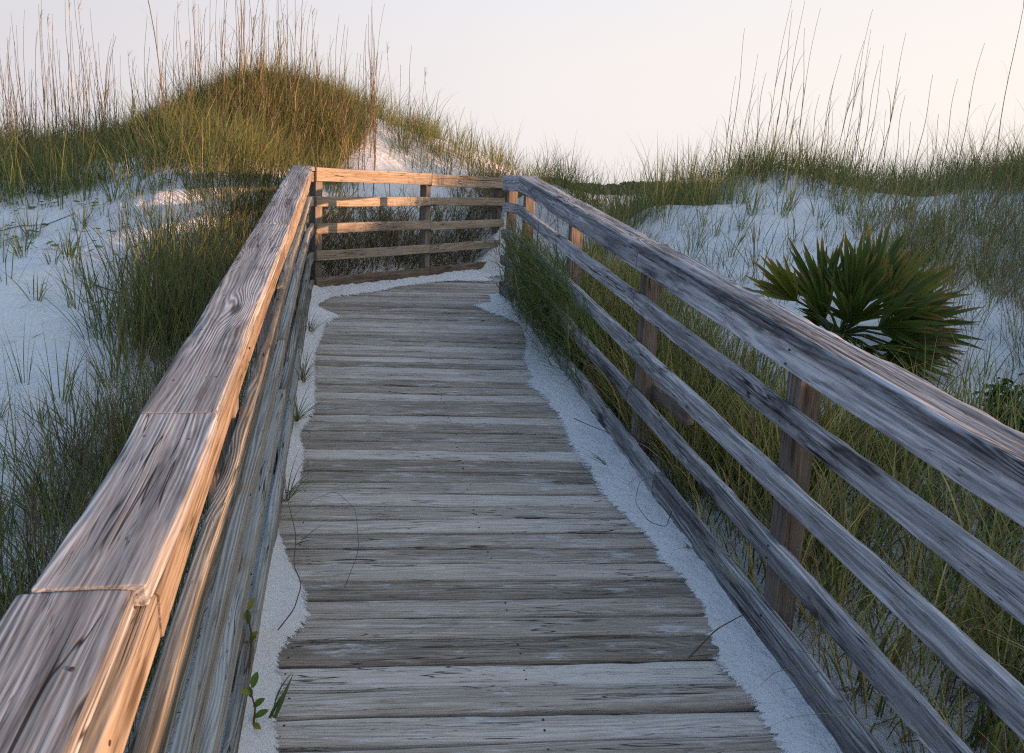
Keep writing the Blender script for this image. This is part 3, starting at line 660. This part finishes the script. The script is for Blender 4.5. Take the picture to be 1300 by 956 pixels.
# ------------------------------------------------------------------ sea oat stalks
def tube(pts, r0, r1, sides=4):
    pts = np.array(pts); m = len(pts); V = []
    for i, p in enumerate(pts):
        d = pts[min(i+1, m-1)]-pts[max(i-1, 0)]; d = d/np.linalg.norm(d); u = np.cross(d, (0, 1, .01) if abs(d[1]) < .9 else (1, 0, 0)); u /= np.linalg.norm(u); v = np.cross(d, u); r = r0+(r1-r0)*i/(m-1)
        for k in range(sides): a = 2*math.pi*k/sides; V.append(p+r*(math.cos(a)*u+math.sin(a)*v))
    V = np.array(V); ii = np.arange(m-1)[:, None]*sides; j = np.arange(sides)[None]; k = (j+1) % sides
    Q = np.stack([ii+j, ii+k, ii+sides+k, ii+sides+j], -1).reshape(-1, 4); T = np.array([[(m-1)*sides, (m-1)*sides+1, (m-1)*sides+2]])
    return V, Q, T
def stalk_mesh(h, bow, head, r=.0055):
    bg = Bag(); m = 12; u = np.linspace(0, 1, m); a = rng.random()*6.28
    x = bow*u**2+.012*np.sin(u*9+a); y = .3*bow*math.sin(a)*u**2; pts = np.stack([x, y, u*h], 1)
    V, Q, T = tube(pts, r, r*.35); c = BRN[rng.integers(0, 3)]*.6; bg.add(V, Q, T, np.tile([*c, 1], (len(V), 1)))
    nb = rng.integers(3, 7); f = rng.uniform(.1, .55, nb); bs = np.stack([np.interp(f, u, x), np.interp(f, u, y), f*h], 1)
    bg.add(*blades(bs, rng.uniform(.15, .4, nb), rng.random(nb)*6.28, rng.uniform(.1, .35, nb), rng.uniform(.4, 2.0, nb), np.full(nb, .006), pick(nb, .15, .3, .55), 6))
    if head:
        nb = 5; f = rng.uniform(.8, 1, nb); bs = np.stack([np.interp(f, u, x), np.interp(f, u, y), f*h], 1)
        bg.add(*blades(bs, rng.uniform(.06, .16, nb), rng.normal(0, .8, nb), rng.uniform(.2, .5, nb), rng.uniform(1, 2.2, nb), np.full(nb, .006), pick(nb, 0, .4, .6), 5))
    return bg.mesh('sea_oat_stalk', M_DRY)
SM = [stalk_mesh(1, b_, hd, .0050) for b_, hd in ((.02, False), (.07, False), (-.05, False), (.12, False), (-.10, True), (.04, False), (-.02, False), (.16, False))]
def stalk(x, y, h, label, group, me=None, rot=None, tilt=0.0):
    o = bpy.data.objects.new('sea_oat_stalk', me or SM[rng.integers(0, len(SM))]); COL.objects.link(o)
    o.location = (x, y, float(ground(x, y)[0])-.04); o.rotation_euler = (0, tilt if rot is not None else rng.normal(0, .04), rng.normal(0, .5) if rot is None else rot); o.scale = (1.0, 1.0, h)
    return tag(o, label, 'sea oat', group)
HX, HY = W(0, 0)[:2]
def at(px, d):                               # x for an image column at depth d (used once, to spread things along the crest)
    return (px-650)/1039*d
lg = 'tall sea oat stalks on the left dune'; ll = 'tall thin dry sea oat stalk rising into the sky from the left dune'
for _ in range(185):
    px = rng.choice([rng.normal(75, 55), rng.normal(230, 50), rng.normal(335, 55), rng.normal(430, 40)], p=[.3, .22, .28, .2]); d = rng.uniform(10.0, 12.0)
    x = at(np.clip(px, -25, 470), d); stalk(x, d, rng.uniform(1.15, 2.15) - (.25 if 130 < px < 480 else 0), ll, lg)
for px, h in ((492, 1.45), (500, 1.2), (512, 1.5), (528, 1.3), (537, 1.35), (561, .9), (566, 1.0), (577, .75), (589, 1.05), (592, .7)):
    d = 11.6; stalk(at(px, d), d, h, 'thin sea oat stalk standing apart on the small dune right of the left mound', 'sea oat stalks on the small dune')
for px, h in ((915, 1.3), (922, 1.75), (940, 1.5), (962, 2.0), (975, 1.85), (985, 1.9), (1000, 2.1), (1020, .9), (1030, 1.5), (1040, 1.25), (1052, 1.7), (1062, 2.0), (1072, 1.6), (1082, 1.4), (1092, 1.6), (1100, 1.3), (1112, 1.75), (1150, 1.3), (1205, 1.55), (1140, .8), (897, 1.0), (930, 1.2), (950, 1.1), (968, 1.4), (994, 1.0), (1010, 1.6), (1035, 1.1), (1046, 1.0), (1078, 1.75), (1108, 1.0), (1125, 1.1), (1172, .9), (1185, 1.2), (1228, .9)):
    d = rng.uniform(9.8, 10.5); stalk(at(px-12, d), d, h*1.08, 'tall thin sea oat stalk rising into the sky from the right dune crest', 'tall sea oat stalks on the right dune', SM[rng.choice([0, 1, 3, 5, 7])])
stalk(at(1236, 8.2), 8.2, 2.3, 'tallest single dark stalk at the right edge, crossing the whole sky', None, stalk_mesh(1, .10, True, .006), 0.2)
stalk(at(215, 8.6), 8.6, 2.9, 'long brown leaning stalk in front of the left mound, rooted on the sand', None, stalk_mesh(1, -.42, True, .006), 0.0, -.02)
stalk(at(305, 10.6), 10.6, 2.0, 'thickest dark stalk near the top of the left mound', None, stalk_mesh(1, .05, True, .010), 0)

# ------------------------------------------------------------------ palmetto
def palmetto(loc):
    root = thing('palmetto', loc, 'dwarf fan palm with dark green orange tipped leaves on the sand behind the right railing', 'palm')
    bg = Bag(); V, Q, T = tube([(0, 0, -.3), (.01, 0, -.1), (0, .01, .08)], .06, .04, 8); bg.add(V, Q, T, np.tile([.10, .075, .05, 1], (len(V), 1)))
    o = link('trunk', bg.mesh('trunk', M_DRY)); o.parent = root
    def frond(d, plen, R_, nl, spread, face, tone, orange):
        """d: direction of the petiole, face: rough normal of the fan"""
        bg = Bag(); d = Vector(d).normalized(); tip = d*plen; mid = tip*.5+Vector((0, 0, .05*plen))
        V, Q, T = tube([(0, 0, .08), tuple(mid+Vector((0, 0, .05))), tuple(tip)], .010, .007, 5); bg.add(V, Q, T, np.tile([.06, .075, .02, 1], (len(V), 1)))
        nrm = Vector(face); nrm = (nrm-nrm.dot(d)*d).normalized(); side = d.cross(nrm).normalized()
        for k in range(nl):
            a = spread*(2*(k+.5)/nl-1) + rng.normal(0, .03); l = R_*(1-.28*abs(a/spread)**2)*rng.uniform(.74, 1.14)
            ax = (d*math.cos(a)+side*math.sin(a)); lat = nrm.cross(ax).normalized(); droop = rng.uniform(.0, .12); w = .036*rng.uniform(.8, 1.15)
            up = nrm*(.06*rng.normal())
            seg = 7; vs = []; cs = []
            base = np.array([tone[0], tone[1], tone[2]])*rng.uniform(.75, 1.25); tipc = np.array(orange)*rng.uniform(.7, 1.2); ts = rng.uniform(.62, .92)
            for i in range(seg+1):
                u = i/seg; c = tip+ax*(l*u)+up*(l*u)+Vector((0, 0, -1))*(droop*l*u**2.2)+nrm*(.03*l*math.sin(u*2.5))
                ww = w*(.25+.75*min(1, u*2.6))*(1-u**3.0)*.5+.0008
                fold = .55*ww
                vs += [tuple(c-lat*ww+nrm*fold), tuple(c), tuple(c+lat*ww+nrm*fold)]
                f = float(smooth(ts, 1.0, np.array(u))); cc = base*(1-f)+tipc*f; cs += [[*cc, 1]]*3
            Qs = []
            for i in range(seg):
                for j in (0, 1): Qs.append((3*i+j, 3*i+j+1, 3*i+4+j, 3*i+3+j))
            bg.add(np.array(vs), np.array(Qs), np.zeros((0, 3), int), np.array(cs))
        o = link('frond', bg.mesh('frond', M_PALM)); o.parent = root
    g = (.065, .10, .016); g2 = (.15, .165, .024); og = (.34, .17, .04); br = (.24, .14, .06)
    cam_ = (-.45, -.8, .1)
    for d, pl, r_, nl, sp, f, tn, oc in (
        ((-.75, .1, .75), .42, .40, 15, .62, cam_, g2, og), ((-.35, .2, .95), .30, .50, 20, .8, cam_, g, og), ((.15, -.1, .9), .28, .50, 22, .9, cam_, g, og), 
        ((.45, .1, .9), .38, .52, 22, .9, cam_, g, og), ((.7, -.15, .75), .38, .52, 24, .9, cam_, g2, og), ((.8, .2, .55), .42, .52, 22, .9, cam_, g, og), ((.9, -.2, .35), .38, .50, 22, .9, (-.2, -.8, .5), g, br),
        ((.55, -.5, .5), .30, .50, 22, 1.0, (-.1, -.6, .8), g, og), ((0, -.6, .6), .26, .48, 22, 1.1, (0, -.6, .8), g, br), ((-.5, -.35, .6), .26, .44, 20, 1.0, (-.2, -.7, .6), g, br), ((.9, .1, .02), .42, .46, 20, .8, (-.1, -.6, .8), g2, og),
        ((.75, -.4, .12), .36, .42, 16, .7, (-.1, -.6, .8), (.11, .085, .03), br), ((-.3, -.5, .25), .3, .42, 18, .9, (0, -.6, .8), g, br), ((.45, -.6, .15), .34, .46, 20, .9, (0, -.6, .8), g, og),
        ((.2, -.8, -.12), .24, .44, 20, 1.0, (0, -.4, .9), g, br), ((-.35, -.75, -.05), .24, .42, 18, .9, (0, -.4, .9), g2, og), ((.7, -.6, -.15), .28, .42, 18, .9, (0, -.4, .9), g, br),
        ((.5, -.55, -.02), .30, .46, 20, .9, (-.1, -.6, .8), g2, br), ((.1, -.7, .1), .26, .42, 20, 1.0, (0, -.6, .8), g, og), ((-.6, -.3, .2), .26, .40, 18, .9, (0, -.6, .8), g, br), ((.85, .1, .2), .36, .52, 22, .9, (-.1, -.7, .6), g, og),
        ((.5, .3, .7), .42, .5, 18, .8, (.3, -.8, .4), g2, og)):
        frond(d, pl*.92, r_*.93, nl, sp, f, tn, oc)
px_, py_ = 2.02, 5.0
palmetto(Vector((px_, py_, float(ground(px_, py_)[0])+.08)))

# ------------------------------------------------------------------ leafy things
def leaf_cloud(n, fn, size, cols, asp=.45):
    c = fn(n); a = rng.normal(size=(n, 3)); a /= np.linalg.norm(a, axis=1)[:, None]; bb = np.cross(a, rng.normal(size=(n, 3))); bb /= np.linalg.norm(bb, axis=1)[:, None]
    s = size*(.6+.8*rng.random((n, 1))); V = np.stack([c-a*s, c-bb*s*asp, c+a*s, c+bb*s*asp], 1).reshape(-1, 3)
    col = np.array(cols)[rng.integers(0, len(cols), n)]*(.7+.6*rng.random((n, 1))); C = np.c_[np.repeat(col, 4, 0), np.ones(4*n)]
    return V, np.arange(4*n).reshape(-1, 4), np.zeros((0, 3), int), C
def shrub(x, y, r, h, label):
    z = float(ground(x, y)[0]); root = thing('shrub', (x, y, z), label, 'shrub')
    bg = Bag(); cl = rng.normal(size=(26, 3))*np.array([r*.5, r*.5, h*.22])+np.array([0, 0, h*.55])
    bg.add(*leaf_cloud(2600, lambda n: cl[rng.integers(0, 26, n)]+rng.normal(size=(n, 3))*r*.16, .022, [(.045, .085, .016), (.06, .10, .02), (.035, .065, .014)]))
    o = link('foliage', bg.mesh('foliage', M_LEAF)); o.parent = root
    bg = Bag()
    for k in range(9):
        e = cl[k]; bg.add(*(lambda v: (v[0], v[1], v[2], np.tile([.09, .07, .05, 1], (len(v[0]), 1))))(tube([(0, 0, -.05), tuple(e*.5+rng.normal(0, .03, 3)), tuple(e)], .008, .003, 4)))
    o = link('stem', bg.mesh('stem', M_DRY)); o.parent = root
shrub(2.60, 3.9, .22, .36, 'dark green leafy shrub beyond the right railing at the right edge')

def leaf_plant(loc, leaves, label, stem_h, name='vine'):
    root = thing(name, loc, label, 'plant'); bg = Bag()
    V, Q, T = tube([(0, 0, -.03), (.01, 0, stem_h*.5), (-.005, .005, stem_h)], .004, .002, 5); bg.add(V, Q, T, np.tile([.12, .07, .04, 1], (len(V), 1))); o = link('stem', bg.mesh('stem', M_DRY)); o.parent = root
    for (f, az, el, l, col) in leaves:
        d = Vector((math.cos(az)*math.cos(el), math.sin(az)*math.cos(el), math.sin(el))); s = d.cross(Vector((.1, -.6, .8))).normalized(); c0 = Vector((0, 0, stem_h*f)); vs = []; n_s = 6; up = s.cross(d)
        for i in range(n_s+1):
            u = i/n_s; w = l*.21*math.sin(math.pi*min(1, u*.94+.06))**.8*(1 if i < n_s else .05); c = c0+d*(l*(u+.15))-Vector((0, 0, 1))*(.15*l*u*u)
            vs += [tuple(c-s*w+up*w*.3), tuple(c), tuple(c+s*w+up*w*.3)]
        Qs = [(3*i+j, 3*i+j+1, 3*i+4+j, 3*i+3+j) for i in range(n_s) for j in (0, 1)]
        bl = Bag(); bl.add(np.array(vs), np.array(Qs), np.zeros((0, 3), int), np.tile([*col, 1], (len(vs), 1))); o = link('leaf', bl.mesh('leaf', M_LEAF)); o.parent = root
lg_, ly_ = (.10, .17, .02), (.24, .22, .03)
leaf_plant(W(2.33, XL+.02, .03), [(.2, .4, .5, .05, lg_), (.5, .1, .8, .05, lg_), (.75, 2.2, .9, .04, lg_), (1, 1.2, 1.1, .055, lg_), (.1, 5.6, .1, .04, ly_), (.9, 3.2, .5, .035, ly_)], 'small plant with oval green leaves in the left sand drift at the bottom', .12, 'seedling')
leaf_plant(W(2.42, XL+.004, .19), [(.3, 1.0, .9, .045, lg_), (.7, 2.0, 1.1, .05, lg_), (1, .8, 1.2, .045, ly_), (.5, .1, .4, .03, ly_)], 'leafy sprig poking between the lower boards of the left railing', .16, 'seedling')

def twig(pts, r, label, name='dead_stem', cat='stem', col=(.10, .07, .05)):
    P0 = np.array([list(p) for p in pts]); n = len(P0); u = np.linspace(0, n-1, n*8)
    pp = np.stack([np.interp(u, np.arange(n), P0[:, k]) for k in range(3)], 1)
    for _ in range(4): pp[1:-1] = (pp[:-2]+pp[1:-1]*2+pp[2:])/4
    o0 = pp[0].copy(); bg = Bag(); V, Q, T = tube(pp-o0, r, r*.5, 5); bg.add(V, Q, T, np.tile([*col, 1], (len(V), 1)))
    o = link(name, bg.mesh(name, M_DRY)); o.location = o0; tag(o, label, cat)
twig([W(2.75, -.23, .055), W(2.85, -.18, .065), W(3.0, -.16, .07), W(3.15, -.2, .06), W(3.35, -.2, .075), W(3.55, -.25, .14), W(3.6, -.28, .25)], .0025, 'dark curved vine stem lying on the left sand drift near the bottom of the photo')
twig([W(3.05, .0, .012), W(3.25, .06, .05), W(3.5, .05, .10), W(3.62, -.04, .13), W(3.6, -.15, .10), W(3.5, -.24, .06)], .0013, 'thin brown hooped stem arching over the left edge of the deck')
twig([W(2.5, 1.22, .012), W(2.58, 1.36, .06), W(2.62, 1.5, .09)], .0035, 'short dark twig on the sand drift at the lower right of the deck')
twig([W(3.45, 1.53, .06), W(3.32, 1.45, .05), W(3.36, 1.38, .06), W(3.5, 1.36, .08), W(3.62, 1.42, .13), W(3.6, 1.55, .17)], .002, 'thin dry looped stem beside the right kick board')
twig([W(4.6, 1.36, .05), W(4.45, 1.43, .06), W(4.3, 1.5, .08)], .003, 'short straight dry stem across the right sand drift')
def lgz(x, y, h=.015): return (x, y, float(ground(x, y)[0])+h)
twig([lgz(-5.2, 7.45), lgz(-4.85, 7.42), lgz(-4.6, 7.62), lgz(-4.35, 7.6), lgz(-4.15, 7.75)], .006, 'brown root trailing across the left sand below the ledge', 'root', 'root')
twig([lgz(-3.1, 6.0), lgz(-2.7, 5.95), lgz(-2.4, 5.8)], .006, 'thin bare stick lying on the left sand nearer the railing', 'stick', 'stick')
# creeping vine on the left sand
vn = 0
for (x, y, n) in ((-4.9, 7.7, 9), (-4.4, 7.3, 8), (-5.3, 8.15, 9), (-2.9, 7.9, 10), (-3.2, 6.6, 6), (-3.6, 7.4, 7), (-4.1, 7.9, 8), (-3.4, 8.0, 9), (-2.6, 7.3, 7), (-3.9, 6.9, 6), (-4.7, 8.2, 8), (-2.9, 5.6, 5)):
    bg = Bag(); z0 = float(ground(x, y)[0])
    for k in range(n):
        dx, dy = rng.normal(0, .16), rng.normal(0, .12); zz = float(ground(x+dx, y+dy)[0])-z0; h = rng.uniform(.02, .07); a = np.linspace(0, 2*math.pi, 8)[:-1]; r = rng.uniform(.018, .034)
        ring = np.stack([dx+r*np.cos(a)*1.1, dy+r*np.sin(a), zz+h+.3*r*np.sin(a+rng.random()*6)], 1); c = np.array([.12, .19, .02])*rng.uniform(.7, 1.2)
        vv = np.vstack([ring, [[dx, dy, zz+h-.006]]]); bg.add(vv, np.zeros((0, 4), int), np.array([(i, (i+1) % 7, 7) for i in range(7)]), np.tile([*c, 1], (8, 1)))
        V, Q, T = tube([(dx*.3, dy*.3, -.01), (dx*.8, dy*.8, zz+.3*h), (dx, dy, zz+h-.006)], .0025, .0018, 3); bg.add(V, Q, T, np.tile([.13, .09, .04, 1], (len(V), 1)))
    o = link('creeping_vine', bg.mesh('creeping_vine', M_LEAF)); o.location = (x, y, z0); tag(o, 'small creeping vine with round bright green leaves on the left sand', 'vine', 'creeping vines on the left sand')

# ------------------------------------------------------------------ far scrub beyond the dunes
bg = Bag()
def fw(n):
    x = rng.uniform(-60, 190, n); y = 210+rng.normal(0, 5, n); top = 3.7+1.1*vnoise(np.stack([x*.13, 0*x, 0*x], 1))+.5*vnoise(np.stack([x*.6, 0*x, 0*x], 1))
    return np.stack([x, y, .3+(top-.3)*rng.random(n)**.6], 1)
bg.add(*leaf_cloud(45000, fw, .34, [(.05, .062, .03), (.06, .07, .035), (.045, .055, .03)], .8))  # leaf greens muted, distance haze put into the colour
tag(link('far_woods', bg.mesh('far_woods', M_LEAF)), 'thin dark line of far woods on the horizon between the dunes', 'woods', kind='stuff')

# ------------------------------------------------------------------ sky, sun, camera
SUN_EL, SUN_AZ = R(5.2), R(-15)               # azimuth measured from +x towards +y
w = bpy.data.worlds.new('World'); SC.world = w; w.use_nodes = True; nt = w.node_tree; nt.nodes.clear()
out = nt.nodes.new('ShaderNodeOutputWorld'); bgd = nt.nodes.new('ShaderNodeBackground'); sky = nt.nodes.new('ShaderNodeTexSky')
sky.sky_type = 'NISHITA'; sky.sun_disc = False; sky.sun_elevation = SUN_EL; sky.sun_rotation = math.pi/2-SUN_AZ
sky.air_density = 1.0; sky.dust_density = 1.5; sky.ozone_density = 1.5
bgd.inputs['Strength'].default_value = .12
# thin evening haze: pale towards the horizon, warm on the sunward side, blue overhead
def wn(t, **k):
    nd = nt.nodes.new(t)
    for a, v in k.items(): setattr(nd, a, v)
    return nd
tcw = wn('ShaderNodeTexCoord'); sx = wn('ShaderNodeSeparateXYZ'); nt.links.new(tcw.outputs['Generated'], sx.inputs[0])
def wmr(src, a, b, c, d):
    nd = wn('ShaderNodeMapRange', interpolation_type='SMOOTHSTEP'); nt.links.new(src, nd.inputs[0])
    for i_, v in enumerate((a, b, c, d)): nd.inputs[i_+1].default_value = v
    return nd.outputs[0]
def wmix(f, a, b):
    nd = wn('ShaderNodeMix', data_type='RGBA')
    for sk, v in ((nd.inputs[0], f), (nd.inputs[6], a), (nd.inputs[7], b)):
        if hasattr(v, 'is_output'): nt.links.new(v, sk)
        else: sk.default_value = v
    return nd.outputs[2]
K = 1.75
crn = wn('ShaderNodeValToRGB'); cr_ = crn.color_ramp
for _ in range(3): cr_.elements.new(.5)
for e_, (p_, c_) in zip(cr_.elements, ((0, (.15, .31, .60)), (.225, (.76, .735, .775)), (.5, (.95, .90, .89)), (.775, (1.05, .97, .90)), (1, (1.6, 1.25, .98)))):
    e_.position = p_; e_.color = (*[v*.5 for v in c_], 1)
nt.links.new(wmr(sx.outputs[0], -1, 1, 0, 1), crn.inputs[0]); crn.inputs[0].links[0].from_node.interpolation_type = 'LINEAR'
hor = wn('ShaderNodeVectorMath', operation='SCALE'); nt.links.new(crn.outputs[0], hor.inputs[0]); hor.inputs['Scale'].default_value = 2*K; hor = hor.outputs[0]
hor = wmix(wmr(sx.outputs[2], -.02, .12, .3, 0), hor, (.96*K, .84*K, .83*K, 1))
crn2 = wn('ShaderNodeValToRGB'); cr2 = crn2.color_ramp; cr2.elements.new(.5)
for e_, (p_, c_) in zip(cr2.elements, ((0, (.12, .34, .78)), (.5, (.52, .76, 1.18)), (1, (1.2, 1.18, 1.18)))):
    e_.position = p_; e_.color = (*[v*.5 for v in c_], 1)
nt.links.new(crn.inputs[0].links[0].from_socket, crn2.inputs[0])
up2 = wn('ShaderNodeVectorMath', operation='SCALE'); nt.links.new(crn2.outputs[0], up2.inputs[0]); up2.inputs['Scale'].default_value = 2*K
upper = wmix(.8, sky.outputs[0], up2.outputs[0])
nt.links.new(wmix(wmr(sx.outputs[2], .12, .50, 0, 1), hor, upper), bgd.inputs[0])
nt.links.new(bgd.outputs[0], out.inputs[0])
sd = bpy.data.lights.new('sun', 'SUN'); sd.energy = 2.0; sd.angle = R(.6); sd.color = (1.0, .57, .34)
so = bpy.data.objects.new('sun', sd); COL.objects.link(so)
dv = Vector((math.cos(SUN_AZ)*math.cos(SUN_EL), math.sin(SUN_AZ)*math.cos(SUN_EL), math.sin(SUN_EL)))
so.rotation_euler = dv.to_track_quat('Z', 'Y').to_euler(); so.location = dv*30
cd = bpy.data.cameras.new('camera'); cam = bpy.data.objects.new('camera', cd); COL.objects.link(cam); SC.camera = cam
cd.sensor_width = 36; cd.lens = 36*1039.36/1300; cd.shift_y = -45/1300; cd.clip_start = .05; cd.clip_end = 3000
th, ro = .18873, .04174
Fv = Vector((0, math.cos(th), -math.sin(th))); Uv = Vector((0, math.sin(th), math.cos(th))); Rv = Vector((1, 0, 0))
R2 = math.cos(ro)*Rv+math.sin(ro)*Uv; U2 = -math.sin(ro)*Rv+math.cos(ro)*Uv
cam.matrix_world = Matrix(((R2.x, U2.x, -Fv.x, 0), (R2.y, U2.y, -Fv.y, 0), (R2.z, U2.z, -Fv.z, EYE), (0, 0, 0, 1)))
cd.dof.use_dof = True; cd.dof.focus_distance = 4.2; cd.dof.aperture_fstop = 13.0
SC.view_settings.view_transform = 'Standard'; SC.view_settings.look = 'None'; SC.view_settings.exposure = 2.2; SC.view_settings.gamma = 1.0
SC.view_settings.use_curve_mapping = False
SC.cycles.use_denoising = False; SC.cycles.filter_width = 1.2; SC.cycles.max_bounces = 6; SC.cycles.transparent_max_bounces = 4
